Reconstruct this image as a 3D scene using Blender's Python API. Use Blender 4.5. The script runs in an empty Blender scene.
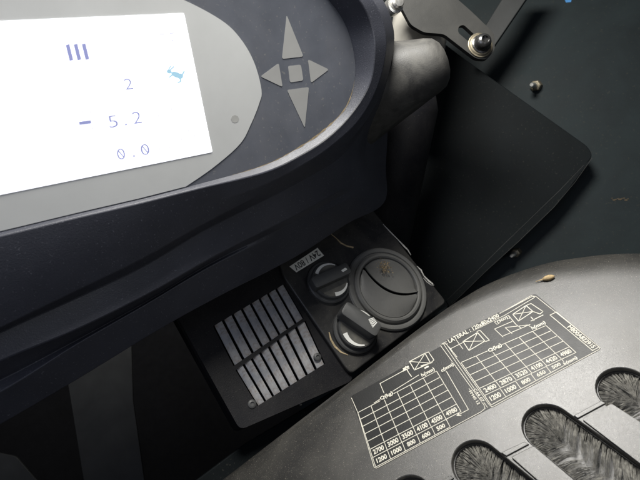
import bpy, bmesh, math, random
from mathutils import Vector, Matrix
from mathutils.geometry import tessellate_polygon
random.seed(7)
V = Vector
SC = bpy.context.scene
COL = SC.collection
F = 480.0                                   # focal length in photo pixels (photo 640 x 480)

# ------------------------------------------------------------------ frames
UP = V((-.42, .68, .60)).normalized()       # world up seen from the camera frame
FWD = V((0, 0, -1)); YW = (FWD - UP * FWD.dot(UP)).normalized(); XW = YW.cross(UP)
R3 = Matrix((XW, YW, UP))
CAMPOS = V((0, 0, 1.15))
def W(p): return R3 @ V(p) + CAMPOS
def D(v): return (R3 @ V(v)).normalized()
def ray(x, y): return V(((x - 320) / F, (240 - y) / F, -1.0))
def P(x, y, d): return ray(x, y) * d

class Plane:
    def __init__(s, x, y, d, n):
        s.n = V(n).normalized(); s.p = P(x, y, d); s.k = s.n.dot(s.p)
        s.e1 = (V((1, 0, 0)) - s.n * s.n.x).normalized(); s.e2 = s.n.cross(s.e1)
    def at(s, x, y, h=0.0):
        r = ray(x, y); return r * ((s.k + h) / s.n.dot(r))
    def loc(s, p): q = p - s.p; return (q.dot(s.e1), q.dot(s.e2))
    def glo(s, a, b, h=0.0): return s.p + s.e1 * a + s.e2 * b + s.n * h

CON = Plane(480, 380, .385, (-.42, .68, .60))
HVP = Plane(385, 287, .57, (.33, .43, .84))
DSP = Plane(200, 80, .36, (.557, -.186, .808))
WAL = Plane(535, 120, .78, (-.30, .12, .95))
CVR = Plane(535, 120, .745, (-.30, .12, .95))

# ------------------------------------------------------------------ materials
def mat(name, col, rough=.5, spec=.5, metal=0, bump=0, bscale=900, var=.15, vscale=25,
        dust=0, dcol=(.35, .33, .29), dscale=30, speck=0, sscale=500, scol=(.5, .48, .42),
        scratch=0, emit=None, estr=1, coat=0, streak=0):
    m = bpy.data.materials.new(name); m.use_nodes = True
    nt = m.node_tree; N = nt.nodes; L = nt.links
    b = N['Principled BSDF']; b.inputs['Roughness'].default_value = rough
    b.inputs['Metallic'].default_value = metal
    b.inputs['Specular IOR Level'].default_value = spec
    b.inputs['Coat Weight'].default_value = coat
    tc = N.new('ShaderNodeTexCoord').outputs['Object']
    def noise(sc, det=6, ro=.6, vec=None, dist=0):
        n = N.new('ShaderNodeTexNoise'); n.inputs['Scale'].default_value = sc
        n.inputs['Detail'].default_value = det; n.inputs['Roughness'].default_value = ro
        n.inputs['Distortion'].default_value = dist
        L.new(vec or tc, n.inputs['Vector']); return n.outputs['Fac']
    def ramp(s, a, c, lo=0, hi=1):
        r = N.new('ShaderNodeMapRange'); r.inputs[1].default_value = a; r.inputs[2].default_value = c
        r.inputs[3].default_value = lo; r.inputs[4].default_value = hi
        L.new(s, r.inputs[0]); return r.outputs[0]
    def mix(f, a, c):
        x = N.new('ShaderNodeMix'); x.data_type = 'RGBA'
        if isinstance(f, float): x.inputs[0].default_value = f
        else: L.new(f, x.inputs[0])
        for i, s in ((6, a), (7, c)):
            if isinstance(s, tuple): x.inputs[i].default_value = (*s, 1)
            else: L.new(s, x.inputs[i])
        return x.outputs[2]
    def mul(a, k):
        x = N.new('ShaderNodeMath'); x.operation = 'MULTIPLY'; L.new(a, x.inputs[0])
        if isinstance(k, (int, float)): x.inputs[1].default_value = k
        else: L.new(k, x.inputs[1])
        return x.outputs[0]
    lo = tuple(c * (1 - var) for c in col); hi = tuple(min(1, c * (1 + var)) for c in col)
    c = mix(ramp(noise(vscale), .3, .7), lo, hi)
    rsock = None
    if dust:
        f = mul(ramp(noise(dscale, 8, .7, dist=.6), .42, .78), dust)
        c = mix(f, c, dcol); rsock = ramp(f, 0, 1, rough, min(.85, rough + .35))
    if speck:
        f = mul(ramp(noise(sscale, 2, .5), .66, .72), speck)
        c = mix(f, c, scol)
    if scratch:
        mp = N.new('ShaderNodeMapping'); mp.inputs['Scale'].default_value = (12, 260, 120)
        mp.inputs['Rotation'].default_value = (.3, .5, .7); L.new(tc, mp.inputs['Vector'])
        f = mul(ramp(noise(1.3, 4, .6, mp.outputs[0]), .66, .74), mul(ramp(noise(14), .45, .6), scratch))
        c = mix(f, c, dcol)
    if streak:
        f = mul(ramp(noise(95, 8, .75, dist=.3), .5, .72), streak)
        c = mix(f, c, (.16, .10, .05))
    L.new(c, b.inputs['Base Color'])
    if rsock: L.new(rsock, b.inputs['Roughness'])
    else: L.new(ramp(noise(vscale * 3), .3, .7, max(.03, rough - .06), min(1, rough + .08)), b.inputs['Roughness'])
    if bump:
        bn = N.new('ShaderNodeBump'); bn.inputs['Strength'].default_value = bump
        bn.inputs['Distance'].default_value = .0004
        L.new(noise(bscale, 3, .6), bn.inputs['Height']); L.new(bn.outputs[0], b.inputs['Normal'])
    if emit:
        b.inputs['Emission Color'].default_value = (*emit, 1); b.inputs['Emission Strength'].default_value = estr
    return m

M = dict(
 console=mat('dusty_console_plastic', (.022, .0215, .0205), .32, .7, bump=.35, bscale=2200, dust=.28, dcol=(.105, .098, .080), dscale=16, speck=.5, sscale=1500, scol=(.40, .37, .30), var=.2, scratch=.35),
 chart=mat('chart_film', (.008, .0085, .009), .42, .3, dust=.25, dcol=(.035, .034, .032), dscale=22, scratch=.35, bump=.25),
 ink=mat('pale_ink', (.52, .50, .43), .6, var=.18, vscale=300),
 navy=mat('navy_housing_plastic', (.048, .051, .066), .42, .5, bump=.35, dust=.25, dcol=(.075, .078, .092), dscale=14, speck=.25, sscale=700, scol=(.35, .35, .4)),
 panelblue=mat('slate_face_film', (.125, .135, .16), .34, .5, bump=.06, dust=.25, dcol=(.26, .25, .25), dscale=12, speck=.22, sscale=420, scol=(.45, .42, .36)),
 facegrey=mat('light_grey_film', (.62, .63, .62), .36, .5, var=.04, dust=.1, dcol=(.36, .35, .31), dscale=12),
 arrow=mat('arrow_grey', (.38, .38, .37), .4, var=.05),
 screen=mat('lit_screen', (.8, .8, .85), .2, .4, var=0, emit=(.93, .93, 1.0), estr=1.25),
 pixel=mat('screen_pixels', (.05, .05, .15), .4, var=0, emit=(.42, .46, .80), estr=.62),
 pixpale=mat('screen_pale_pixels', (.05, .1, .15), .4, var=0, emit=(.42, .68, .82), estr=.85),
 pixfaint=mat('screen_faint_pixels', (.1, .1, .15), .4, var=0, emit=(.72, .72, .85), estr=.9),
 dirt=mat('dirt_line', (.42, .33, .20), .9, var=.4, vscale=200),
 edgewhite=mat('worn_pale_edge', (.50, .49, .46), .5, var=.3, vscale=200),
 black=mat('black_plastic', (.022, .022, .023), .36, .5, bump=.35, dust=.5, dcol=(.10, .094, .08), dscale=24, speck=.25, sscale=800, scol=(.3, .28, .24), scratch=.25),
 vent=mat('vent_plastic', (.125, .125, .12), .42, .5, bump=.45, dust=.35, dcol=(.15, .145, .13), dscale=26, speck=.3, sscale=1300, scol=(.3, .28, .25)),
 knob=mat('knob_plastic', (.068, .069, .068), .46, .5, bump=.3, dust=.22, dcol=(.12, .12, .11)),
 disc=mat('knob_disc', (.09, .088, .08), .42, .5, dust=.4, dcol=(.3, .28, .22), dscale=60),
 white=mat('white_print', (.74, .74, .70), .5, var=.05),
 slat=mat('worn_slat_metal', (.30, .31, .335), .36, .5, metal=.3, bump=.3, bscale=300, var=.3, vscale=60, dust=.8, dcol=(.46, .43, .38), dscale=38, streak=.85),
 frame=mat('grille_frame_plastic', (.007, .007, .009), .48, .3, bump=.35, dust=.35, dcol=(.03, .028, .025), dscale=30, speck=.15, sscale=800, scol=(.2, .18, .15)),
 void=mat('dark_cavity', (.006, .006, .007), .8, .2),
 sticker=mat('sticker_paper', (.86, .86, .80), .6, dust=.1, dcol=(.4, .36, .28), dscale=80),
 text=mat('black_print', (.05, .05, .05), .6),
 column=mat('column_plastic', (.045, .044, .042), .5, .5, bump=.4, bscale=900, dust=.7, dcol=(.15, .145, .13), dscale=34, scratch=.8),
 cover=mat('pale_column_cover', (.50, .48, .43), .6, .4, dust=.3, dcol=(.5, .48, .42)),
 bracket=mat('bracket_paint', (.038, .038, .036), .45, .4, bump=.2, dust=.3, dcol=(.05, .047, .04), dscale=30),
 washer=mat('washer_zinc', (.24, .21, .15), .42, metal=.6, var=.3, vscale=200),
 steel=mat('bright_steel', (.75, .74, .70), .28, metal=.8, var=.3, vscale=300),
 darksteel=mat('dark_steel', (.10, .10, .10), .25, metal=.8, var=.3, vscale=300),
 wall=mat('cab_side_paint', (.009, .0145, .0165), .6, .25, bump=.2, scratch=.5, dust=.7, dcol=(.021, .031, .033), dscale=7, speck=.12, sscale=260, scol=(.12, .10, .06)),
 plate=mat('cover_plate_paint', (.0030, .0050, .0060), .68, .14, bump=.2, scratch=.4, dust=.3, dcol=(.008, .010, .010), dscale=8, speck=.1, sscale=350, scol=(.16, .15, .12)),
 foot=mat('footwell_panel_paint', (.022, .023, .023), .6, .3, var=.3, dust=.2, dcol=(.06, .06, .055), dscale=9),
 brist=mat('bristle_fibre', (.10, .097, .088), .42, .6, var=.6, vscale=300, dust=.6, dcol=(.55, .53, .47), dscale=240),
 crumb=mat('brown_crumb', (.34, .25, .13), .8, var=.4, vscale=400),
 blue=mat('blue_fleck', (.05, .22, .5), .5),
)

# ------------------------------------------------------------------ object helpers
def thing(name, label, cat, campt, group=None):
    o = bpy.data.objects.new(name, None); COL.objects.link(o)
    o.location = W(campt); o.empty_display_size = .02
    o['label'] = label; o['category'] = cat
    if group: o['group'] = group
    return o
def tag(o, label=None, cat=None, group=None, kind=None):
    for k, v in (('label', label), ('category', cat), ('group', group), ('kind', kind)):
        if v: o[k] = v
    return o
def mk(name, vs, fs, m, parent=None, smooth=35, bevel=0, seg=2, recalc=True, weld=False):
    ws = [W(v) for v in vs]
    c = V((0, 0, 0))
    for w in ws: c += w
    c /= len(ws)
    me = bpy.data.meshes.new(name)
    me.from_pydata([w - c for w in ws], [], fs); me.validate()
    bm = bmesh.new(); bm.from_mesh(me)
    if weld: bmesh.ops.remove_doubles(bm, verts=bm.verts, dist=2e-5)
    if recalc: bmesh.ops.recalc_face_normals(bm, faces=bm.faces)
    for f in bm.faces: f.smooth = smooth > 0
    if smooth > 0:
        for e in bm.edges:
            if len(e.link_faces) == 2 and e.calc_face_angle(0) > math.radians(smooth): e.smooth = False
    bm.to_mesh(me); bm.free()
    me.materials.append(m)
    o = bpy.data.objects.new(name, me); COL.objects.link(o)
    base = V((0, 0, 0))
    pl = root_loc(parent)
    o.location = c - pl
    if parent: o.parent = parent
    if bevel:
        b = o.modifiers.new('bevel', 'BEVEL'); b.width = bevel; b.segments = seg
        b.limit_method = 'ANGLE'; b.angle_limit = math.radians(30); b.harden_normals = False
    return o
def root_loc(p):
    l = V((0, 0, 0))
    while p: l += p.location; p = p.parent
    return l
class MB:
    def __init__(s): s.v = []; s.f = []
    def add(s, vs, fs):
        k = len(s.v); s.v += [V(v) for v in vs]; s.f += [tuple(i + k for i in f) for f in fs]
    def prism(s, top, n, t):
        k = len(top); bot = [p - n * t for p in top]
        s.add(list(top) + bot, [tuple(range(k)), tuple(range(2 * k - 1, k - 1, -1))] +
              [(i, i + k, (i + 1) % k + k, (i + 1) % k) for i in range(k)])
    def lathe(s, c, ax, prof, segs=48, e1=None, sx=1.0):
        ax = ax.normalized()
        if e1 is None: e1 = ax.orthogonal().normalized()
        e1 = (e1 - ax * e1.dot(ax)).normalized(); e2 = ax.cross(e1)
        vs = []; fs = []
        for r, h in prof:
            for i in range(segs):
                a = 2 * math.pi * i / segs
                vs.append(c + e1 * (r * math.cos(a) * sx) + e2 * (r * math.sin(a)) + ax * h)
        for j in range(len(prof) - 1):
            for i in range(segs):
                a = j * segs + i; b = j * segs + (i + 1) % segs
                fs.append((a, b, b + segs, a + segs))
        if prof[0][0] > 1e-6: fs.append(tuple(range(segs))[::-1])
        if prof[-1][0] > 1e-6: fs.append(tuple((len(prof) - 1) * segs + i for i in range(segs)))
        s.add(vs, fs)
    def holed(s, outer, holes, pl, h, t):
        """plate with holes: outer/holes are lists of 3D points on the plane at height h"""
        loops = [outer] + holes
        flat = [p for l in loops for p in l]
        tess = tessellate_polygon([[V((*pl.loc(p), 0)) for p in l] for l in loops])
        k = len(flat)
        s.add(flat + [p - pl.n * t for p in flat], [tuple(q) for q in tess] + [tuple(i + k for i in q[::-1]) for q in tess])
        base = len(s.v) - 2 * k; o = 0
        for l in loops:
            m = len(l)
            for i in range(m):
                a = base + o + i; b = base + o + (i + 1) % m
                s.f.append((a, a + k, b + k, b))
            o += m
    def build(s, name, m, parent=None, **kw): return mk(name, s.v, s.f, m, parent, **kw)
def rounded(pts, r=.25, n=4):
    """round the corners of a 2D polygon; r = fraction of the shorter side, or absolute px if r>1"""
    out = []; k = len(pts)
    for i in range(k):
        a = V(pts[i - 1]); b = V(pts[i]); c = V(pts[(i + 1) % k])
        la = (a - b).length; lc = (c - b).length
        q = min(r if r >= 1 else r * min(la, lc), .49 * min(la, lc))
        p0 = b + (a - b).normalized() * q; p1 = b + (c - b).normalized() * q
        for j in range(n + 1):
            t = j / n; out.append(tuple(p0 * (1 - t) ** 2 + b * 2 * t * (1 - t) + p1 * t * t))
    return out
def catmull(pts, sub=6, closed=False):
    out = []; n = len(pts); pts = [V(p) for p in pts]
    rng = n if closed else n - 1
    for i in range(rng):
        g = lambda j: pts[j % n] if closed else pts[max(0, min(n - 1, j))]
        p0, p1, p2, p3 = g(i - 1), g(i), g(i + 1), g(i + 2)
        for j in range(sub):
            t = j / sub
            out.append(.5 * ((2 * p1) + (p2 - p0) * t + (2 * p0 - 5 * p1 + 4 * p2 - p3) * t * t + (3 * p1 - p0 - 3 * p2 + p3) * t ** 3))
    if not closed: out.append(pts[-1].copy())
    return out
_g = {}
def glyphs(s, bold=.0):
    if (s, bold) in _g: return _g[(s, bold)]
    cu = bpy.data.curves.new('t', 'FONT'); cu.body = s; cu.align_x = 'CENTER'; cu.align_y = 'CENTER'
    cu.resolution_u = 3; cu.offset = bold; cu.fill_mode = 'FRONT'
    o = bpy.data.objects.new('t', cu); COL.objects.link(o)
    bpy.context.view_layer.update()
    me = o.evaluated_get(bpy.context.evaluated_depsgraph_get()).to_mesh()
    vs = [(v.co.x, v.co.y) for v in me.vertices]; fs = [tuple(p.vertices) for p in me.polygons]
    xs = [v[0] for v in vs]; ys = [v[1] for v in vs]
    cx = (min(xs) + max(xs)) / 2; cy = (min(ys) + max(ys)) / 2
    res = ([((x - cx) / (max(xs) - min(xs)), (y - cy) / (max(ys) - min(ys))) for x, y in vs], fs)
    bpy.data.objects.remove(o); bpy.data.curves.remove(cu)
    _g[(s, bold)] = res; return res
def ptext(mb, pl, s, c, bx, by, h, bold=.0):
    """text filling the pixel box with full-width vector bx and full-height vector by round c"""
    vs, fs = glyphs(s, bold)
    mb.add([pl.at(c[0] + x * bx[0] + y * by[0], c[1] + x * bx[1] + y * by[1], h) for x, y in vs], fs)
def pline(mb, pl, pts, w, h, closed=False):
    pts = [V(p) for p in pts]
    if closed: pts.append(pts[0])
    for a, b in zip(pts, pts[1:]):
        d = (b - a).normalized(); q = V((-d.y, d.x)) * w / 2; e = d * w * .4
        mb.add([pl.at(*(p), h) for p in (a - q - e, b - q + e, b + q + e, a + q - e)], [(0, 1, 2, 3)])
def homog(q):
    (x0, y0), (x1, y1), (x2, y2), (x3, y3) = q      # TL TR BR BL
    dx1 = x1 - x2; dx2 = x3 - x2; sx = x0 - x1 + x2 - x3
    dy1 = y1 - y2; dy2 = y3 - y2; sy = y0 - y1 + y2 - y3
    den = dx1 * dy2 - dx2 * dy1; g = (sx * dy2 - dx2 * sy) / den; hh = (dx1 * sy - sx * dy1) / den
    a, b, c = x1 - x0 + g * x1, x3 - x0 + hh * x3, x0; d, e, f = y1 - y0 + g * y1, y3 - y0 + hh * y3, y0
    return lambda u, v: ((a * u + b * v + c) / (g * u + hh * v + 1), (d * u + e * v + f) / (g * u + hh * v + 1))

# =================================================================== DISPLAY UNIT
disp = thing('display_unit', 'navy plastic display unit with a lit white screen and grey arrow keys', 'display', DSP.at(200, 260, -.05))
# stations around the rim; each ring is (x, y, height over the face plane in mm)
ST = [
 [(-90,253,0),(-90,257,4),(-90,303,3),(-90,372,-5),(-90,376,-17),(-90,405,-13),(-90,422,-34),(-90,436,-30),(-90,476,-38)],
 [(0,232,0),(0,236,4),(0,277,3),(0,328,-5),(1,332,-17),(0,361,-13),(0,380,-31),(0,392,-24),(5,422,-38)],
 [(75,214,0),(75,218,4),(74,257,2),(75,291.5,-5),(76,298,-17),(75,330,-13),(75,341,-31),(75,345,-24),(80,378,-38)],
 [(140,199,0),(140,203,4),(141,231,1),(140,260,-5),(142,267,-16),(150,293,-14),(146,302,-31),(143,306,-24),(152,334,-37)],
 [(200,183.5,0),(200,188,5),(203,207,1),(200,226,-5),(203,231,-16),(215,256,-15),(213,262,-29),(211,266,-24),(216,298,-36)],
 [(262,166,0),(265,172,6),(268,183,3),(267,191,-3),(271,197,-12),(288,219,-18),(284,227,-24),(282,232,-26),(294,258,-46)],
 [(298,148,0),(303,154,7),(308,162,6),(307,170,-2),(312,175,-12),(332,195,-24),(335,199,-30),(338,204,-32),(347,224,-56)],
 [(324,130,0),(330,136,8),(334,144,7),(334,153,-1),(339,158,-11),(362,176,-30),(366,180,-34),(370,185,-40),(384,203,-64)],
 [(346,107,0),(353,112,9),(359,120,8),(360,129,0),(361,132,-12),(367,142,-44),(370,146,-52),(374,150,-60),(386,166,-84)],
 [(355,77,0),(370,83,13),(377,88,12),(381,94,0),(382,96,-14),(384,104,-50),(384,110,-60),(385,114,-70),(388,124,-92)],
 [(353,49,0),(375,50,17),(386,51,15),(393,52,0),(393,53,-14),(391,58,-50),(390,62,-60),(390,66,-70),(388,72,-90)],
 [(344,22,0),(371,23,17),(383,21,15),(392,24,0),(393,26,-14),(390,30,-50),(390,32,-60),(389,34,-70),(386,40,-90)],
 [(326,-3,0),(356,-5,17),(369,-6,15),(381,-3,0),(382,0,-14),(380,4,-50),(379,6,-60),(378,8,-70),(374,14,-90)],
 [(298,-32,0),(324,-40,11),(336,-45,10),(348,-42,0),(350,-38,-14),(348,-34,-50),(347,-30,-60),(346,-28,-70),(342,-24,-90)],
 [(250,-66,0),(252,-72,10),(256,-84,9),(260,-90,0),(262,-88,-14),(262,-84,-50),(262,-80,-60),(262,-78,-70),(262,-70,-90)],
 [(-90,-90,0),(-90,-96,10),(-90,-110,9),(-90,-118,0),(-90,-116,-14),(-90,-112,-50),(-90,-110,-60),(-90,-108,-70),(-90,-100,-90)],
]
nr = len(ST[0])
rings = [catmull([V((s[k][0], s[k][1], s[k][2])) for s in ST], 8) for k in range(nr)]
vs = []; fs = []; m_ = len(rings[0])
for rg in rings: vs += [DSP.at(p.x, p.y, p.z / 1000) for p in rg]
for k in range(nr - 1):
    for i in range(m_ - 1): fs.append((k * m_ + i, k * m_ + i + 1, (k + 1) * m_ + i + 1, (k + 1) * m_ + i))
# close the back far behind the last ring
off = len(vs); vs += [DSP.at(p.x, p.y, p.z / 1000) + DSP.n * -.04 for p in rings[-1]]
for i in range(m_ - 1): fs.append(((nr - 1) * m_ + i, (nr - 1) * m_ + i + 1, off + i + 1, off + i))
fs.append(tuple(range(off, off + m_)))
hous = mk('housing', vs, fs, M['navy'], disp, smooth=11, bevel=.0008, seg=2)
hous.modifiers['bevel'].angle_limit = math.radians(11)
face = MB(); face.prism([DSP.at(p.x, p.y, .0002) for p in rings[0]], DSP.n, .004)
face.build('key_face', M['panelblue'], disp, smooth=0)
oval = [(-88,252.3),(0,231.2),(75,213.2),(140,198.2),(186,186.5),(214,167),(240,144),(251,124),(259,104),(261.5,90),(254,62),(240,38),(221,20),(184,0),(150,-12),(100,-24),(30,-34),(-88,-40)]
o_ = oval[:5] + [tuple(p) for p in catmull(oval[4:], 5)][1:]
mb = MB(); mb.prism([DSP.at(x, y, .0006) for x, y in o_], DSP.n, .0003)
fp = mb.build('screen_surround', M['facegrey'], disp, smooth=0)
scr = MB(); scr.prism([DSP.at(x, y, .0009) for x, y in rounded([(-80,24.5),(184,13.2),(212.5,152),(-80,211)], 1.6)], DSP.n, .0002)
screen = scr.build('screen', M['screen'], disp, smooth=0)
# keys
for tri in ([(286.7,15),(303.5,56.5),(282,59)], [(288,66),(301,64.6),(303.4,80.5),(290,82.5)], [(260.5,76.5),(278.8,63),(282.6,87)],
            [(308,59.3),(329,69.5),(311,83)], [(287,90),(309,87),(304.8,128)]):
    k = MB(); k.prism([DSP.at(x, y, .00045) for x, y in rounded(tri, 2.2, 3)], DSP.n, .0002)
    k.build('arrow_key' if len(tri) == 3 else 'square_key', M['arrow'], disp, smooth=0)
mb = MB(); mb.prism([DSP.at(235 + 4 * math.cos(a / 8 * 6.2832), 119 + 4 * math.sin(a / 8 * 6.2832), .0007) for a in range(8)], DSP.n, .00005)
mb.build('light_sensor', mat('sensor_grey', (.44, .44, .42), .5), disp, smooth=0)
# dirt in the joint of the face and the rim, and the pale worn edge of the lip
def ribbon(name, ring_i, a, b, w, m, h, parent, jit=0):
    mb = MB(); rg = rings[ring_i]; A = int(a * m_); B = int(b * m_)
    pts = rg[A:B]
    L = []; Rr = []
    for i, p in enumerate(pts):
        q = pts[min(i + 1, len(pts) - 1)] - pts[max(i - 1, 0)]; d = V((q.x, q.y)).normalized()
        ww = w * (math.sin(math.pi * (i + .5) / len(pts)) ** .5) * (1 + random.uniform(-jit, jit)); nn = V((-d.y, d.x)) * ww / 2
        L.append(DSP.at(p.x - nn.x, p.y - nn.y, p.z / 1000 + h)); Rr.append(DSP.at(p.x + nn.x, p.y + nn.y, p.z / 1000 + h))
    n = len(pts)
    mb.add(L + Rr, [(i, i + 1, n + i + 1, n + i) for i in range(n - 1)])
    return mb.build(name, m, parent, smooth=0)
ribbon('dirt_line', 0, .30, .60, 1.3, M['dirt'], .0012, disp, .7)
ribbon('worn_edge', 1, .36, .60, .7, M['edgewhite'], .0006, disp, .2)
# figures on the screen: text direction follows the screen's own rows
HS = homog([(0, 21), (184, 13.2), (212.5, 152), (0, 194.5)])
def srow(c, w, hgt): # vectors at pixel c
    sl = math.radians(-2.5 - (c[1] - 17) / (170 - 17) * 8.9); bx = (w * math.cos(sl), w * math.sin(sl))
    by = (-.2014 * hgt * .98, -hgt * .98); return bx, (by[0], by[1])
px = MB()
for s, c, w, hgt in (('2', (128.5, 84), 8, 11), ('5', (113, 121.5), 9, 12), ('.', (126, 124.5), 2, 2), ('2', (137, 117.5), 8.5, 12),
                     ('0', (121, 154), 8, 11), ('.', (134, 156), 2, 2), ('0', (145, 149.5), 8.5, 11)):
    px = MB(); bx, by = srow(c, w, hgt); ptext(px, DSP, s, c, bx, by, .0011, -.012)
    if s == '0': pline(px, DSP, [(c[0] - 3, c[1] - 3.5), (c[0] + 3.2, c[1] + 3.5)], 1, .0011)
    px.build('decimal_point' if s == '.' else 'digit', M['pixel'], screen, smooth=0, recalc=False)
px = MB()
for x in (69.5, 77.5, 85.5): pline(px, DSP, [(x - 1.6, 46 - (x - 69) * .05), (x + 1.6, 59 - (x - 69) * .06)], 3.8, .0011)
px.build('bar_icon', M['pixel'], screen, smooth=0, recalc=False)
px = MB(); pline(px, DSP, [(80.5, 123.2), (89.8, 122)], 3.2, .0011)
px.build('minus_icon', M['pixel'], screen, smooth=0, recalc=False)
px = MB()
def blob(cx, cy, rx, ry, an, h):
    a = math.radians(an); pts = []
    for k in range(14):
        t = k / 14 * 6.2832; x = rx * math.cos(t); y = ry * math.sin(t); pts.append(DSP.at(cx + x * math.cos(a) - y * math.sin(a), cy + x * math.sin(a) + y * math.cos(a), h))
    px.add(pts, [tuple(range(14))])
blob(176.5, 74.8, 5.6, 2.7, 22, .00110); blob(169.2, 71.6, 2.6, 1.9, 15, .00112); blob(180.2, 76.2, 3.0, 2.8, 0, .00114)
pline(px, DSP, [(169.5, 70.5), (173.6, 66.8)], 1.2, .00116); pline(px, DSP, [(168.3, 70.5), (170.5, 66.2)], 1.1, .00118)
pline(px, DSP, [(180, 77), (180.5, 81.5), (178, 82.5)], 1.3, .0012); pline(px, DSP, [(172.5, 74.5), (169.5, 77.2)], 1.2, .00122); pline(px, DSP, [(182.2, 75), (184, 71.5)], 1.4, .00124)
px.build('running_rabbit_icon', M['pixpale'], screen, smooth=0, recalc=False)
def faint(items, w):
    px = MB()
    for a, b in items: pline(px, DSP, [a, b], w, .0011)
    px.build('faint_mark', M['pixfaint'], screen, smooth=0, recalc=False)
faint([((160,33.8),(164,33.8)),((170,33.4),(173.5,33)),((172,40.5),(173,40.5))], 1.2)
faint([((82,111),(82.8,115)),((90,110),(90.8,114)),((83,128),(83.8,130)),((92,127),(92.5,129))], .9)
faint([((x, 57.5 - (x - 100) * .06), (x + 1.2, 57.4 - (x - 100) * .06)) for x in range(100, 140, 4)], .7)
faint([((x, y), (x + 1, y)) for x, y in ((150,118),(158,116),(166,115),(171,109),(176,112))], .9)
faint([((x, y), (x + 1, y)) for x, y in ((159,149),(169,147),(181,139),(188,131),(194,136),(186,145))], .9)

# =================================================================== HEATER PANEL
heat = thing('heater_panel', 'black heater panel with slatted grille, two rotary knobs and a round air vent', 'control panel', HVP.at(300, 380, -.03))
H = HVP
# raised plate which carries the knobs and the round vent
pl_ = rounded([(283,276),(346,368),(352,374),(447,302),(372,208),(340,196),(272,236)], 5)
mb = MB(); mb.prism([H.at(x, y, 0) for x, y in pl_], H.n, .022)
mb.build('knob_plate', M['black'], heat, bevel=.0045, seg=4)
# grille frame with two rows of openings
gf = rounded([(240,430),(354,380),(302,268),(262,236),(168,300)], 7)
UL = homog([(213,326),(284,284),(303.6,318),(233.5,366)]); LL = homog([(235.5,370),(305.5,320.5),(325,363.5),(257.5,406)])
hU = [H.at(*UL(u, v), -.006) for u, v in ((0,0),(1,0),(1,1),(0,1))]
hL = [H.at(*LL(u, v), -.006) for u, v in ((0,0),(1,0),(1,1),(0,1))]
mb = MB(); mb.holed([H.at(x, y, -.006) for x, y in gf], [hU, hL], H, -.006, .012)
mb.build('grille_frame', M['frame'], heat)
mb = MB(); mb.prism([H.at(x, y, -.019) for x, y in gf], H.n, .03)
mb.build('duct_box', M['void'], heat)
for Q in (UL, LL):
    for i in range(8):
        u0, u1 = (i + .12) / 8, (i + .87) / 8
        pts = []
        for v in (-.03, .2, .4, .6, .8, 1.03):
            j = random.uniform(-.0002, .0002)
            a = H.at(*Q(u0, v), -.0090 + j); b = H.at(*Q(u1, v), -.0075 + j); c = (a + b) / 2 + H.n * .0007
            pts.append((a, c, b))
        vs = [p for r in pts for p in r] + [p - H.n * .0018 for r in pts for p in r]
        n = len(pts) * 3; fs = []
        for r in range(len(pts) - 1):
            for c in range(2):
                a = r * 3 + c; fs += [(a, a + 1, a + 4, a + 3), (a + n, a + 3 + n, a + 4 + n, a + 1 + n)]
            for c in (0, 2):
                a = r * 3 + c; fs.append((a, a + 3, a + 3 + n, a + n))
        for r in (0, len(pts) - 1):
            for c in range(2): a = r * 3 + c; fs.append((a, a + 1, a + 1 + n, a + n))
        mk('slat', vs, fs, M['slat'], heat, smooth=40)
# screws of the grille
def screw(pl, x, y, h, r, m, parent, name='screw', cross=True):
    c = pl.at(x, y, h); mb = MB()
    mb.lathe(c, pl.n, [(r, -.001), (r, .0006), (r * .8, .0013), (r * .45, .0015), (r * .42, .0004), (0, .0003)], 24)
    return mb.build(name, m, parent)
screw(H, 317.5, 357, -.0058, .0042, M['knob'], heat); screw(H, 252, 404, -.0058, .0042, M['knob'], heat)
# round vent
vc = H.at(387, 288.5, 0); R = .0505
dA = (H.at(415, 293, 0) - H.at(361, 268, 0)).normalized(); dB = H.n.cross(dA)
mb = MB()
mb.lathe(vc, H.n, [(R * 1.03, -.001), (R * 1.03, .0022), (R * 1.0, .004), (R * .95, .0046), (R * .91, .004), (R * .895, .0024), (R * .875, .0024), (R * .86, .0052),
                   (R * .82, .0072), (R * .775, .0074), (R * .75, .006), (R * .74, .002), (R * .74, -.004)], 96, dA)
mb.f.pop(); mb.f.pop()
ring = mb.build('vent_ring', M['vent'], heat, smooth=30)
mb = MB(); mb.lathe(vc, H.n, [(R * .76, .0002), (0, .0001)], 64); mb.build('vent_cavity', M['void'], heat)
def flap(lo, hi, hf, name):
    """closed lens-shaped flap of the round vent between two curves, x along dA and y along dB in units of R"""
    mb = MB(); nx, ny = 30, 12; vs = []
    for i in range(nx + 1):
        x = -.725 + 1.45 * i / nx
        x *= 1 if True else 0
        edge = math.sqrt(max(.735 ** 2 - x * x, 0))
        a = max(lo(x), -edge); b = min(hi(x), edge)
        if b < a: b = a
        for j in range(ny + 1):
            t = j / ny; y = a + (b - a) * t
            vs.append(vc + dA * (x * R) + dB * (y * R) + H.n * hf(x, y, t))
    n = len(vs); vs += [v - H.n * .0016 for v in vs]
    idx = lambda i, j: i * (ny + 1) + j
    for i in range(nx):
        for j in range(ny):
            q = (idx(i, j), idx(i + 1, j), idx(i + 1, j + 1), idx(i, j + 1)); mb.f.append(q); mb.f.append(tuple(k + n for k in q[::-1]))
    for i in range(nx):
        for j in (0, ny): mb.f.append((idx(i, j), idx(i + 1, j), idx(i + 1, j) + n, idx(i, j) + n))
    for j in range(ny):
        for i in (0, nx): mb.f.append((idx(i, j), idx(i, j + 1), idx(i, j + 1) + n, idx(i, j) + n))
    mb.v = vs; return mb.build(name, M['vent'], ring, smooth=40, weld=True)
split = lambda x: -.02 + .30 * (x * x) / .5 - .10
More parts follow.
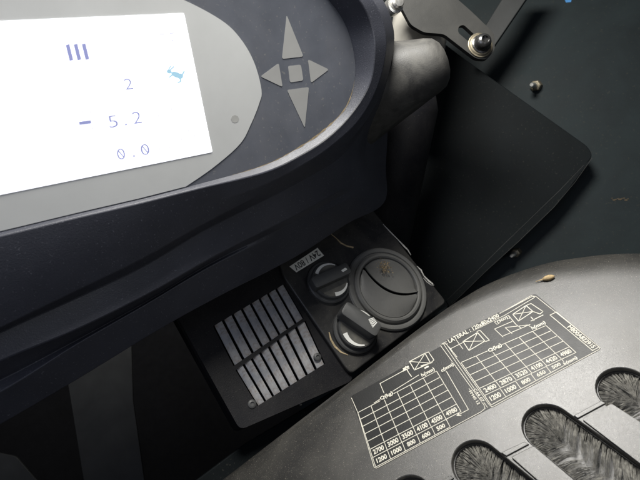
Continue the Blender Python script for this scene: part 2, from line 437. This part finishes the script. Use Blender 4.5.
flap(lambda x: split(x) + .02, lambda x: 9, lambda x, y, t: .0098 - .0050 * t - .004 * x * x - .0008, 'vent_flap')
flap(lambda x: -9, lambda x: split(x) - .035, lambda x, y, t: .0058 + .0022 * math.sin(t * 2.2) - .003 * x * x, 'vent_flap')
# rotary knobs
def knob(cx, cy, p0, p1, wpx, hgt, r, arcs, markfn):
    c = H.at(cx, cy, 0); d = (H.at(*p1, hgt) - H.at(*p0, hgt)); L = d.length; d.normalize(); s = H.n.cross(d)
    mid = (H.at(*p0, hgt) + H.at(*p1, hgt)) / 2
    b = MB(); b.lathe(c, H.n, [(r * 1.12, -.001), (r * 1.12, .0035), (r * 1.06, .0048), (r * 1.0, .0050), (r * .99, .0046), (r * .96, .0046), (r * .95, .0085), (r * .91, .0098), (0, .0100)], 64)
    kb = b.build('rotary_knob', M['knob'], heat, smooth=30)
    ds = MB(); ds.lathe(c, H.n, [(r * .88, .0095), (r * .87, .0104), (0, .0104)], 48); ds.build('dial_disc', M['disc'], kb)
    w = wpx
    tp = rounded([(-L / 2, -w / 2), (L / 2, -w / 2), (L / 2, w / 2), (-L / 2, w / 2)], .28, 5)
    vs = []; n = len(tp)
    for k, hh in ((1.10, .0100), (1.04, .013), (1.0, hgt - .0015), (.95, hgt - .0003), (.88, hgt)):
        for x, y in tp:
            cc = mid - H.n * (hgt - hh)
            vs.append(cc + d * (x * (1 if k >= 1 else 1 - (1 - k) * w / L)) + s * (y * k))
    fs = [(j * n + i, j * n + (i + 1) % n, (j + 1) * n + (i + 1) % n, (j + 1) * n + i) for j in range(4) for i in range(n)]
    fs += [tuple(range(n)), tuple(range(4 * n, 5 * n))]
    hb = mk('grip_bar', vs, fs, M['knob'], kb, smooth=35)
    ar = MB()
    for a0, a1, ri, ro in arcs:
        n = 16; q = []
        for i in range(n + 1):
            a = math.radians(a0 + (a1 - a0) * i / n); tt = math.sin(math.pi * i / n) ** .5 if ri < 0 else 1 - .75 * i / n
            rr = abs(ri); rm = ro - (ro - rr) * max(tt, .05)
            for rad in (rm, ro): q.append(c + H.e1 * (r * rad * math.cos(a)) + H.e2 * (r * rad * math.sin(a)) + H.n * .0107)
        ar.add(q, [(2 * i, 2 * i + 2, 2 * i + 3, 2 * i + 1) for i in range(n)])
    ar.build('dial_marking', M['white'], kb, smooth=0, recalc=False)
    mk_ = MB(); markfn(mk_, hgt + .0003); mk_.build('pointer_mark', M['white'], hb, smooth=0)
    return kb
def mark1(mb, h): mb.prism([H.at(x, y, h) for x, y in rounded([(341,270.5),(345.2,267.6),(347.5,269.2),(343.2,272)], .3)], H.n, .0002)
def mark2(mb, h):
    q = homog([(368.2,319.2),(373.6,317.4),(377.2,322.4),(372.6,327.6)])
    for v in (0, .22, .44, .66, .88):
        mb.prism([H.at(*q(a, b), h) for a, b in ((0, v), (1, v), (1, v + .14), (0, v + .14))], H.n, .0002)
    mb.prism([H.at(*q(a, b), h) for a, b in ((0, 0), (.14, 0), (.14, 1), (0, 1))], H.n, .0002)
knob(328, 283, (313.5, 283), (349.5, 267), .0135, .021, .0225, [(165, 75, .70, .88), (-75, -5, .66, .88)], mark1)
knob(354.5, 330.5, (344, 306.5), (379.5, 331), .0170, .024, .0235, [(205, 290, .62, .86), (45, 100, -.72, .90)], mark2)
# voltage sticker, read upside down
mb = MB(); mb.prism([H.at(x, y, .0004) for x, y in ((289.5,266.5),(317.5,247.8),(324,255.5),(296.5,272.3))], H.n, .0003)
st = mb.build('voltage_sticker', M['sticker'], heat, smooth=0)
tx = MB(); ptext(tx, H, '24V / 80V', (306.9, 260.4), (-24.5, 15.6), (4.1, 5.0), .0006, .015); tx.build('sticker_text', M['text'], st, smooth=0, recalc=False)
# chipped pale edge on the right of the plate
def path_strip(pl, pts, ws, h, t=.0006):
    mb = MB(); pts = [V(p) for p in pts]; L = []; Rr = []
    for i, p in enumerate(pts):
        d = (pts[min(i + 1, len(pts) - 1)] - pts[max(i - 1, 0)]).normalized(); n = V((-d.y, d.x)) * ws[i] / 2
        L.append(pl.at(*(p - n), h)); Rr.append(pl.at(*(p + n), h))
    mb.prism(L + Rr[::-1], pl.n, t); return mb
path_strip(H, [(383,224),(390,231.5),(397,238.5),(404,246),(408,250),(411,255)], [.3,1.0,.6,1.3,1.0,.3], .0004).build('chipped_edge', M['edgewhite'], heat, smooth=0)
path_strip(H, [(417,266),(421,270),(424,276),(429,281),(433,284)], [.3,1.3,.7,1.5,.9], .0004).build('chipped_edge', M['edgewhite'], heat, smooth=0)
path_strip(H, [(434,285),(431,285),(427,282),(423.5,278)], [.6,.4,.6,.4], .0006).build('chipped_edge', M['edgewhite'], heat, smooth=0)
path_strip(H, [(330,233),(336,238),(341,243),(347,246),(353.5,247.5)], [.3,.8,1.3,1.2,1.5], .0006).build('scratch', M['dirt'], heat, smooth=0)
path_strip(H, [(329,332),(331,339.5),(335,346.5),(341,352),(348,355)], [.8,1.8,2.0,1.5,.5], .0005).build('chipped_edge', M['dirt'], heat, smooth=0)
mb = MB()
for i in range(200):
    a, b = random.gauss(0, 3.2), random.gauss(0, 5.0)
    c = H.at(385 + a * .9 + b * .35, 267 + b * .75 - a * .2, .0105 + .0015); s = random.uniform(.0002, .0011)
    q = [c + V((random.uniform(-s, s), random.uniform(-s, s), random.uniform(-s, s))) for _ in range(5)]
    mb.add(q, [(0, 1, 2), (0, 2, 3), (1, 2, 4), (0, 3, 4), (0, 1, 4), (2, 3, 4)])
tag(mb.build('dry_crumbs', M['crumb'], None, smooth=0), 'golden brown dry crumbs scattered on the round vent flap', 'crumbs', kind='stuff')

# =================================================================== LEVER CONSOLE
C = CON
cons = thing('lever_console', 'dusty black lever console with load charts and brush lined lever slots', 'console', C.at(480, 420, -.09))
epx = [(60,600),(140,538),(216,482),(280,433),(340,387),(385,352),(420,325),(446,306),(462,295.5),(485,281.5),(515,268.5),(549,257.5),(582,251.5),(609,248.5),(640,247.5),(680,250),(740,262),(820,300),(900,400),(900,560),(820,700),(640,800),(400,800),(180,720)]
ins = [12,12,12,12,12,12,13,16,20,25,30,34,36,36,36,36,36,36,20,12,12,12,12,12]
drp = [10,10,10,10,10,10,10,10,10,11,12,13,14,14,14,14,14,14,12,10,10,10,10,10]
loop = catmull([V((*C.loc(C.at(x, y, -.004)), 0)) for x, y in epx], 5, True)
insL = [v.x for v in catmull([V((i / 1000, d / 1000, 0)) for i, d in zip(ins, drp)], 5, True)]
drpL = [v.y for v in catmull([V((i / 1000, d / 1000, 0)) for i, d in zip(ins, drp)], 5, True)]
n = len(loop); nors = []
for i in range(n):
    d = (loop[(i + 1) % n] - loop[i - 1]).normalized(); nors.append(V((-d.y, d.x, 0)))
area = sum(loop[i].x * loop[(i + 1) % n].y - loop[(i + 1) % n].x * loop[i].y for i in range(n))
if area < 0: nors = [-q for q in nors]
def ringat(th):
    return [(loop[i] + nors[i] * insL[i] * (1 - math.sin(th)), -drpL[i] * (1 - math.cos(th))) for i in range(n)]
prof = [ringat(math.radians(a)) for a in (0, 12, 25, 38, 52, 66, 80, 90)]
# slots
def capsule(hc, p2, r, length):
    A = V(C.loc(C.at(*hc))); B = V(C.loc(C.at(*p2))); d = (B - A).normalized(); B = A + d * length; s = V((-d.y, d.x))
    pts = []
    for i in range(19):
        a = math.pi * i / 18; pts.append(A + s * (r * math.cos(a)) - d * (r * math.sin(a)))
    for i in range(19):
        a = math.pi * i / 18; pts.append(B - s * (r * math.cos(a)) + d * (r * math.sin(a)))
    return A, B, d, s, pts
# r from the side line of slot C
A = V(C.loc(C.at(551, 429))); B = V(C.loc(C.at(592, 460.5))); S = V(C.loc(C.at(533, 446)))
dd = (B - A).normalized(); RS = abs((S - A).cross(dd)) if hasattr((S - A).cross(dd), '__abs__') else abs((S - A).x * dd.y - (S - A).y * dd.x)
SLOTS = [((410, 500), (448, 534)), ((476, 464), (515, 498)), ((548, 427), (592, 460.5)), ((624, 389.5), (668, 418))]
caps = [capsule(h, p, RS, .105) for h, p in SLOTS]
body = MB()
inner = prof[0]
outer3 = [C.glo(p.x, p.y, h) for p, h in inner]
holes3 = [[C.glo(p.x, p.y, 0) for p in cp[4]] for cp in caps]
loops2 = [[V((p.x, p.y, 0)) for p, h in inner]] + [[V((p.x, p.y, 0)) for p in cp[4]] for cp in caps]
flat = outer3 + [p for h in holes3 for p in h]
body.add(flat, [tuple(t) for t in tessellate_polygon(loops2)])
vs = []; fs = []
allr = [[C.glo(p.x, p.y, h) for p, h in r] for r in prof]
allr.append([p - C.n * .09 for p in allr[-1]])
for r in allr: vs += r
for j in range(len(allr) - 1):
    for i in range(n): fs.append((j * n + i, j * n + (i + 1) % n, (j + 1) * n + (i + 1) % n, (j + 1) * n + i))
fs.append(tuple((len(allr) - 1) * n + i for i in range(n)))
body.add(vs, fs)
for cp in caps:
    A, B, d, s, pts = cp; k = len(pts); vs = []
    for inset, h in ((0, 0), (.0006, -.0004), (.0010, -.0014), (.0012, -.012)):
        for p in pts:
            t = max(0, min((B - A).length, (p - A).dot(d))); q = A + d * t; r = (p - q)
            pp = q + r * (1 - inset / RS); vs.append(C.glo(pp.x, pp.y, h))
    fs = [(j * k + i, j * k + (i + 1) % k, (j + 1) * k + (i + 1) % k, (j + 1) * k + i) for j in range(3) for i in range(k)]
    fs.append(tuple(3 * k + i for i in range(k)))
    body.add(vs, fs)
bo = body.build('console_body', M['console'], cons, smooth=32, weld=True)
# slot trims (thin dark gasket just inside the edge) and brushes
for (A, B, d, s, pts) in caps:
    k = len(pts); vs = []
    def off2(f, h):
        out = []
        for p in pts:
            t = max(0, min((B - A).length, (p - A).dot(d))); q = A + d * t; pp = q + (p - q) * f; out.append(C.glo(pp.x, pp.y, h))
        return out
    rs = [off2(.955, -.011), off2(.955, -.0046), off2(.94, -.0038), off2(.905, -.0038), off2(.885, -.0048), off2(.885, -.0115)]
    for r in rs: vs += r
    fs = [(j * k + i, j * k + (i + 1) % k, (j + 1) * k + (i + 1) % k, (j + 1) * k + i) for j in range(5) for i in range(k)]
    gk = mk('slot_gasket', vs, fs, M['black'], cons, smooth=50)
    br = MB(); rnd = random.Random(int(A.x * 1e5) % 997)
    Ls = (B - A).length; half = Ls + math.pi * RS / 2
    cnt = int(half * 2 / .00024); cl = {}
    for q in range(cnt):
        u = rnd.uniform(-half, half); sg = 1 if u > 0 else -1; u = abs(u)
        rr = RS * rnd.uniform(.84, .93)
        if u < math.pi * RS / 2:
            an = u / RS; outd = -d * math.cos(an) + s * sg * math.sin(an); root = A + outd * rr
            tipc = A + d * (RS * .35 * rnd.uniform(.4, 1.6)) + s * (sg * RS * .1)
        else:
            t = u - math.pi * RS / 2; root = A + d * t + s * sg * rr
            tipc = A + d * (t + RS * .55) + s * (sg * RS * -.03)
            if sg < 0: tipc = A + d * (t + RS * .40) + s * (sg * RS * .06)
        key = (sg, int(u / .0014 + rnd.uniform(-.35, .35))); g_ = cl.setdefault(key, (rnd.gauss(0, .0016), rnd.gauss(0, .0016), rnd.gauss(0, .0011)))
        tip = tipc + V((g_[0] + rnd.gauss(0, .0005), g_[1] + rnd.gauss(0, .0005)))
        clump = math.sin(u * 900 + math.sin(u * 2300)) * .0006
        h0 = rnd.uniform(-.0075, -.0048); h1 = -.0058 + rnd.gauss(0, .0004) + g_[2]
        midp = (root + tip) / 2; hm = (h0 + h1) / 2 + .0026 + rnd.gauss(0, .0004)
        P0 = C.glo(root.x, root.y, h0); P1 = C.glo(midp.x + rnd.gauss(0, .0003), midp.y + rnd.gauss(0, .0003), hm); P2 = C.glo(tip.x, tip.y, h1)
        ax = (P2 - P0).normalized(); sd = ax.cross(C.n).normalized() * .00017; up = C.n * .00017
        vv = []
        for PP, w in ((P0, 1), (P1, .9), (P2, .35)): vv += [PP - sd * w, PP + sd * w, PP + up * w]
        br.add(vv, [(a + j, a + (j + 1) % 3, a + 3 + (j + 1) % 3, a + 3 + j) for a in (0, 3) for j in range(3)])
    br.build('brush_bristles', M['brist'], gk, smooth=0, recalc=False)
# raised ledges and inserts between the slots
def insert(quad, strip):
    mb = MB(); mb.prism([C.at(x, y, .0016) for x, y in rounded(quad, 2)], C.n, .0018); mb.build('slot_insert', M['console'], cons, bevel=.0007)
    mb = MB(); mb.prism([C.at(x, y, .0011) for x, y in strip], C.n, .0013); mb.build('slot_ridge', M['console'], cons, bevel=.0004)
insert([(582,419),(611.5,403.5),(674,444),(664,484),(649,470)], [(573.5,415.5),(601,400.5),(606,403),(578,418.2)])
insert([(511,457),(533.5,445.5),(578,483),(590,500),(572,510),(553,494)], [(501,452.5),(524,441.5),(529,444),(506.5,456)])
insert([(445,487),(459,480),(500,515),(515,540),(470,540)], [(437,482),(450,475.5),(454,478),(441,485.5)])

# the two load charts
ch = MB(); ch.prism([C.at(x, y, .0003) for x, y in rounded([(350.5,396.5),(535,293.5),(601.5,348),(376,469)], 3)], C.n, .0003)
chart = ch.build('load_chart', M['chart'], cons, smooth=0)
ln = MB(); tx = MB(); bk = MB(); hz = .0005
lw = .62
def L_(pts, w=lw, closed=False): pline(ln, C, pts, w, hz, closed)
def T_(s, c, bx, by, bold=.02): ptext(tx, C, s, c, bx, by, hz + .0001, bold)
def TT_(s, c, bx, by, bold=.03):
    t = MB(); ptext(t, C, s, c, bx, by, hz + .00015, bold); t.build('type_code', M['ink'], chart, smooth=0, recalc=False)
def TB(s, c, bx, by, bold=.03):
    b = MB(); b.add([C.at(*p, hz + .00005) for p in [(c[0] + a * bx[0] * .53 + b_ * by[0] * .55, c[1] + a * bx[1] * .53 + b_ * by[1] * .55) for a, b_ in ((-1, -1), (1, -1), (1, 1), (-1, 1))]], [(0, 1, 2, 3)])
    b.build('legend_patch', M['chart'], chart, smooth=0, recalc=False)
    t = MB(); ptext(t, C, s, c, bx, by, hz + .00015, bold); t.build('legend_text', M['ink'], chart, smooth=0, recalc=False)
def flush():
    global ln, tx, bk
    ln.build('chart_lines', M['ink'], chart, smooth=0, recalc=False)
    tx.build('chart_figures', M['ink'], chart, smooth=0, recalc=False)
    ln = MB(); tx = MB(); bk = MB()
def grid(TL, TR, VR, VL, BL, BR, rows, vals, base, steps):
    q = homog([TL, TR, VR, VL]); nc = 6
    for r in range(rows + 2): L_([q(0, r / (rows + 1)), q(1, r / (rows + 1))])
    for c in range(nc + 1): L_([q(c / nc, 0), q(c / nc, 1)])
    for i, v in enumerate(vals):
        u = (i + .5) / nc; vv = (rows + .5) / (rows + 1)
        c0 = q(u, vv); a = q(u - .36 / nc, vv); b = q(u + .36 / nc, vv); t = q(u, vv - .29 / (rows + 1)); bt = q(u, vv + .29 / (rows + 1))
        T_(v, c0, (b[0] - a[0], b[1] - a[1]), (t[0] - bt[0], t[1] - bt[1]), .03)
    V5 = q(5 / 6, 1); q2 = lambda a, b: tuple((VL[k] * (1 - a) + V5[k] * a) * (1 - b) + (BL[k] * (1 - a) + BR[k] * a) * b for k in (0, 1))
    L_([BL, BR]);
    for c in range(6): L_([q2(c / 5, 0), q2(c / 5, 1)])
    for i, v in enumerate(base):
        u = (i + .5) / 5; c0 = q2(u, .5); ww = .34 if len(v) == 4 else .27; a = q2(u - ww / 5, .5); b = q2(u + ww / 5, .5); t = q2(u, .24); bt = q2(u, .74)
        T_(v, c0, (b[0] - a[0], b[1] - a[1]), (t[0] - bt[0], t[1] - bt[1]), .03)
grid((358,412.5),(436.5,371),(461,411.5),(372.6,457.6),(375.8,467),(450.2,427),5,['2700','3000','3500','4100','4500','4980'],['1200','1000','800','600','500'],0)
# chart 1 frame, legend, pictogram
L_([(351.5,398),(357.2,411),(374.2,467.3),(376.5,468.2),(481.5,411.5),(485,408.5),(484,405),(440.5,345.5)], .55)
L_([(374,403),(418.7,375)]); L_([(403,371),(380,383.5),(384,393)]); L_([(446.5,371.5),(468.5,409.5),(458,415)])
L_([(459.5,412.5),(457,415.5),(461,415.5)], .9)
TB('Q(kg)', (386.5,396), (12.5,-6.3), (1.6,4.0) and (-1.6,-4.2), .03)
TB('h(mm)', (428,372.4), (13,-6.6), (-1.8,-4.2), .03)
TB('c(mm)', (447.3,367.6), (12,-7), (-2.0,-4.0), .03)
def icon(a, b, c, d, w=.8):
    L_([a, b, c, d], w, True); L_([a, c], .6); L_([b, d], .6)
icon((409.5,361.5),(425,353.3),(430.5,363),(414.5,370)); L_([(425,353.3),(428.5,352),(434,360),(430.5,363)], .7)
L_([(405.5,366.5),(408.5,372.5),(411.5,376.5)], .8); L_([(403,371),(409,368)], 1.2); L_([(421,366),(432,362.5)], 1.0)
L_([(404,369),(408,367)], 2.4); L_([(425,368),(428,366.5)], 1.6)
flush()
# chart 2 frame, legend, pictograms
grid((461,362.5),(546,325.5),(576,352.5),(484.5,395.5),(491,405),(566,364.5),4,['2400','2870','3520','4100','4420','4980'],['1200','1000','800','650','500'],0)
L_([(441,344.5),(446,343.5),(489,404.5),(492,407),(599,349.5),(600,347.5),(536,296.5),(533,296),(441,344.5)], .55)
L_([(443.5,344),(487.5,407.5)], .5)
L_([(500.5,313),(531.5,295.5),(534.8,297.3),(503.5,316)], .55)
TB('LATERAL : 120x80x2400', (473.5,328.2), (50,-26.5), (-2.2,-3.6), .02)
L_([(446,344.5),(503.5,315.8)], .5)
icon((463,341.5),(477.5,332.5),(485,341),(469,350.5)); L_([(477,331.5),(480,330.3),(489.5,340.3),(485.5,341.5)], .7)
L_([(455,338),(460,345),(463,349)], .6); L_([(449,347),(453,352),(457,357)], .6); L_([(450,349),(464,342)], .6); L_([(455,338),(464,334.5)], 1.6)
icon((512.8,314.3),(526,305.5),(533,311.5),(518.5,321)); L_([(526,305.5),(531,303.5),(543,311.5),(540,314),(533,311.5)], .7); L_([(531,321),(543,315)], .8); L_([(531,317),(534,320.5)], .8)
L_([(508.5,315.5),(516,324.5),(521,328)], .7); L_([(503,337),(494.5,329),(512,321.5)], .6); L_([(512,333.5),(505,327.5),(528,325),(532,328)], .6)
L_([(503,336),(530,324.5)], .6); L_([(494.5,322),(508,315.5),(510,318),(497,324.5)], .5, True)
TB('[300]', (502.5,320), (10,-5), (-1.8,-2.6), .02)
TB('Q(kg)', (495,348), (13,-6.6), (-2.6,-3.8), .03); TB('h(mm)', (538.5,325.5), (13.5,-6.4), (-2.4,-3.8), .03)
TB('b(mm)', (570.5,361), (13,-7), (-2.6,-3.6), .03)
L_([(550,315),(556.5,312),(599,347),(592.5,350.5)], .7, True)
TT_('M800A82291S', (581.5,336.8), (25.5,21.3), (3.8,-2.6), .03)
TB('FM40 12', (474.5,397.5), (9,13.5), (2.6,-1.6), .02); TB('C44 07', (479,395.2), (9,13), (2.4,-1.4), .02)
L_([(469,388.5),(480,404)], .5)
flush()
# dry seed on the console
c = C.at(548, 278, .0015); mb = MB()
e = (C.at(552, 277, 0) - C.at(545, 279, 0)).normalized()
mb.lathe(c - e * .005, e, [(0, 0), (.0012, .0008), (.0022, .003), (.0026, .006), (.0018, .009), (0, .011)], 12)
mb.lathe(c - e * .0105, e, [(.0003, 0), (.0004, .003), (.0007, .0058)], 6)
tag(mb.build('dry_seed', M['crumb'], None), 'small brown dry seed with a stalk lying above the load charts', 'seed')

# =================================================================== COLUMN, BRACKET, STRUT
col = thing('steering_column', 'scuffed grey steering column nose beside the display unit', 'steering column', P(400, 100, .56))
ax = (P(436, 64, .50) - P(352, 98, .53)); Lc = ax.length; ax.normalize(); o0 = P(352, 98, .53)
u = .50 / F
mb = MB(); mb.lathe(o0, ax, [(72*u, -.06), (54*u, 0), (44*u, Lc * .35), (35*u, Lc * .68), (30*u, Lc * .85), (27.5*u, Lc * .95), (24*u, Lc * 1.04), (18*u, Lc * 1.095), (10*u, Lc * 1.125), (0, Lc * 1.135)], 56)
mb.build('column_nose', M['column'], col, smooth=60)
a0 = P(414, 60, .64); a1 = P(436, -60, .64); a2 = (a1 - a0); La = a2.length
mb = MB(); mb.lathe(a0, a2, [(.030, -.01), (.036, .0), (.0375, .02), (.0375, La * .4), (.039, La * .42), (.039, La)], 48)
mb.build('column_cover', M['cover'], col, smooth=40)

BR = Plane(450, 20, .56, (.10, .10, .99))
a0 = P(408, 96, .62); a2 = P(372, 250, .72) - a0; La = a2.length
mb = MB(); mb.lathe(a0, a2, [(.012, -.02), (.034, -.008), (.042, .01), (.047, La * .5), (.052, La)], 48)
mb.build('column_shroud', M['frame'], col, smooth=50)
brk = thing('mounting_bracket', 'dark flat steel bracket with slotted end bolted above the steering column', 'bracket', BR.at(440, 20, 0))
out = rounded([(382,-30),(396,-4),(403,10),(411,25),(424,32.5),(444,34),(466,51),(476,58.5),(487,59.5),(495,50),(494,33),(470,10),(455,-3),(425,-30)], 4, 4)
slot = rounded([(458.5,26.5),(463.5,24.5),(475,35),(473,40),(468.5,41.5),(458,32.5)], .45, 4)
mb = MB(); mb.holed([BR.at(x, y, 0) for x, y in out], [[BR.at(x, y, 0) for x, y in slot]], BR, 0, .006)
mb.build('bracket_arm', M['bracket'], brk, bevel=.0008, seg=2)
mb = MB(); cw = BR.at(480, 45.5, .0002)
mb.lathe(cw, BR.n, [(.0148, -.0002), (.0148, .0012), (.0140, .0016), (.0133, .0016), (.0126, .0026), (.0118, .003), (0, .003)], 40); mb.build('washer', M['washer'], brk)
mb = MB(); mb.lathe(cw + BR.n * .003, BR.n, [(.0110, 0), (.0110, .0010), (.0094, .0018), (.0092, .0075), (.0074, .0106), (.0046, .0118), (.0042, .0095), (0, .0092)], 32); mb.build('bolt_head', M['darksteel'], brk, smooth=40)
b2 = P(396, 4, .53); mb = MB(); dn = V((.3, -.1, .94)).normalized()
mb.lathe(b2, dn, [(.0095, -.012), (.0095, 0), (.0070, .0005), (.0068, .006), (.005, .0082), (0, .0088)], 28); mb.build('cap_bolt', M['steel'], brk, smooth=35)
SP = Plane(500, 20, .725, (-.2, .1, .97))
so = MB(); so.prism([SP.at(x, y, 0) for x, y in ((474,44),(520,-30),(546,-30),(493,48))], SP.n, .012)
tag(so.build('metal_strut', mat('strut_paint', (.022, .024, .024), .5, .4, bump=.2), None, bevel=.001), 'flat grey metal strut running up behind the mounting bracket', 'strut')

# =================================================================== CAB SIDE, COVER PLATE
wall = thing('cab_side_panel', 'dark green black cab side panel behind the console', 'panel', WAL.at(560, 200, 0))
mb = MB(); mb.prism([WAL.at(x, y, 0) for x, y in ((300,-260),(1150,-260),(1150,560),(300,560))], WAL.n, .01); mb.build('panel_sheet', M['wall'], wall, smooth=0)
cv = MB(); cp = rounded([(440,40),(462,57),(588,146.5),(593,156),(546,212),(449,306),(400,345),(378,230),(402,172)], 5)
cv.prism([CVR.at(x, y, 0) for x, y in cp], CVR.n, .004)
cvo = thing('cover_plate', 'black cover plate with rounded corner mounted on the cab side', 'cover plate', CVR.at(500, 200, 0))
cv.build('plate_sheet', M['plate'], cvo, bevel=.001)
fl = MB(); fl.prism([CVR.at(x, y, .002) for x, y in ((593,157),(583,166),(446,301),(449,306.5),(556,206))], CVR.n, .012)
fl.build('plate_flange', M['plate'], cvo, bevel=.0008)
path_strip(CVR, [(584,165),(560,190),(530,219),(500,248),(470,278),(447,300)], [.3,.5,.35,.5,.4,.3], .0024).build('worn_edge', M['foot'], cvo, smooth=0)
path_strip(CVR, [(592,158),(575,182),(554,207),(520,240),(485,272),(450,306)], [.5,.3,.4,.5,.3,.4], .0024).build('worn_edge', M['foot'], cvo, smooth=0)
def bolt(px_, py_, pl, r, ln_, label, group=None):
    t = thing('panel_bolt', label, 'bolt', pl.at(px_, py_, 0))
    c = pl.at(px_, py_, 0); axn = (pl.n + V((-.45, -.35, 0))).normalized()
    mb = MB(); mb.lathe(c, axn, [(r * 1.15, -.004), (r * 1.15, ln_ * .5), (r * .9, ln_ * .55)], 6, pl.e1); mb.build('hex_nut', M['washer'], t, smooth=20, bevel=.0004)
    mb = MB(); mb.lathe(c + axn * ln_ * .5, axn, [(r * .55, 0), (r * .55, ln_ * .8), (r * .35, ln_)], 16); mb.build('threaded_stud', M['steel'], t)
bolt(537, 86, WAL, .0075, .022, 'small bright bolt on the bare cab side above the cover plate')
bolt(517, 252, WAL, .0062, .020, 'small bright bolt below the cover plate flange near the console edge')
mb = MB(); mb.prism([WAL.at(x, y, .0005) for x, y in ((564,-2),(572,-2),(571,2),(566,2.5))], WAL.n, .0004); mb.build('blue_paint_fleck', M['blue'], wall, smooth=0)
mb = MB()
for i in range(9):
    x = 612 + i * 2.0; y = 199 + random.uniform(-1.3, 1.3); s_ = random.uniform(.7, 1.5)
    mb.prism([WAL.at(x + s_ * math.cos(a) * 1.5, y + s_ * math.sin(a) * .6, .0005) for a in (0, 1.3, 2.5, 3.8, 5)], WAL.n, .0004)
mb.build('rust_mark', mat('rust_brown', (.07, .052, .03), .8), wall, smooth=0)
# =================================================================== FOOTWELL AND SETTING
FW = Plane(110, 420, .80, (.15, .35, .92))
for quad, lab in (([(66,372),(131,330),(133,400),(150,520),(90,520)], 'dark upright sheet metal panel standing in the footwell under the display unit'),
                  ([(-40,445),(16,456),(44,488),(50,540),(-40,540)], 'low dark metal plate in the bottom left corner of the footwell')):
    t = thing('footwell_plate', lab, 'plate', FW.at(quad[2][0], quad[2][1], 0))
    mb = MB(); mb.prism([FW.at(x, y, 0) for x, y in rounded(quad, 3)], FW.n, .006); mb.build('sheet', M['foot'], t, bevel=.0015)
# dark lower skirt between heater panel and console
SK = Plane(300, 420, .50, (.33, .43, .84))
mb = MB(); mb.prism([SK.at(x, y, -.006) for x, y in ((447,306),(352,380),(246,443),(170,500),(300,560),(470,420))], SK.n, .01)
sk = thing('lower_trim', 'black lower trim strip in the gap between heater panel and lever console', 'trim', SK.at(300, 430, 0)); mb.build('trim_sheet', M['plate'], sk, bevel=.001)
screw(SK, 300.7, 404.5, -.004, .0012, M['steel'], sk); screw(SK, 292, 402.5, -.004, .0014, M['knob'], sk)
def struct(name, vs, fs, m):
    o = mk(name, vs, fs, m, None, smooth=0); o['kind'] = 'structure'; return o
ri = R3.inverted()
def FR(x, y, z): return ri @ (V((x, y, z)) - CAMPOS)
struct('floor', [FR(-2, -1, 0), FR(2, -1, 0), FR(2, 2.5, 0), FR(-2, 2.5, 0)], [(0, 1, 2, 3)], M['plate'])
BW = Plane(200, 300, 1.25, (.1, .2, .97))
struct('cab_front_wall', [BW.at(-500, -400), BW.at(900, -400), BW.at(900, 900), BW.at(-500, 900)], [(0, 1, 2, 3)], M['void'])

# =================================================================== CAMERA, LIGHT
cam = bpy.data.cameras.new('camera'); cam.sensor_width = 36; cam.lens = F / 640 * 36; cam.clip_start = .01; cam.clip_end = 50
cam.dof.use_dof = True; cam.dof.focus_distance = .46; cam.dof.aperture_fstop = 13
co = bpy.data.objects.new('camera', cam); COL.objects.link(co)
co.matrix_world = Matrix.Translation(CAMPOS) @ R3.to_4x4(); SC.camera = co
def area(name, pos, target, size, power, colr):
    l = bpy.data.lights.new(name, 'AREA'); l.shape = 'DISK'; l.size = size; l.energy = power; l.color = colr
    o = bpy.data.objects.new(name, l); COL.objects.link(o)
    p, t = W(pos), W(target); o.location = p; o.rotation_euler = (t - p).to_track_quat('-Z', 'Y').to_euler()
area('cab_roof_light', (-.04, .56, -.19), (.12, -.12, -.35), .28, 11.2, (1, .975, .92))
area('right_fill_light', (.62, .05, .70), (.05, 0, -.4), .4, 1.45, (.92, .95, 1))  # added weak fill from behind right to brighten display and heater panel, no real window
area('left_fill_light', (-.55, .05, .55), (-.10, -.02, -.36), .6, 1.6, (.74, .80, 1))  # added bluish fill from behind left, lifts the dark housing folds, no known source
w = bpy.data.worlds.new('World'); SC.world = w; w.use_nodes = True
w.node_tree.nodes['Background'].inputs[0].default_value = (.62, .68, .85, 1)
w.node_tree.nodes['Background'].inputs[1].default_value = .03
SC.view_settings.view_transform = 'Standard'; SC.view_settings.look = 'None'
SC.view_settings.exposure = 0; SC.view_settings.gamma = 1
SC.render.engine = 'CYCLES'
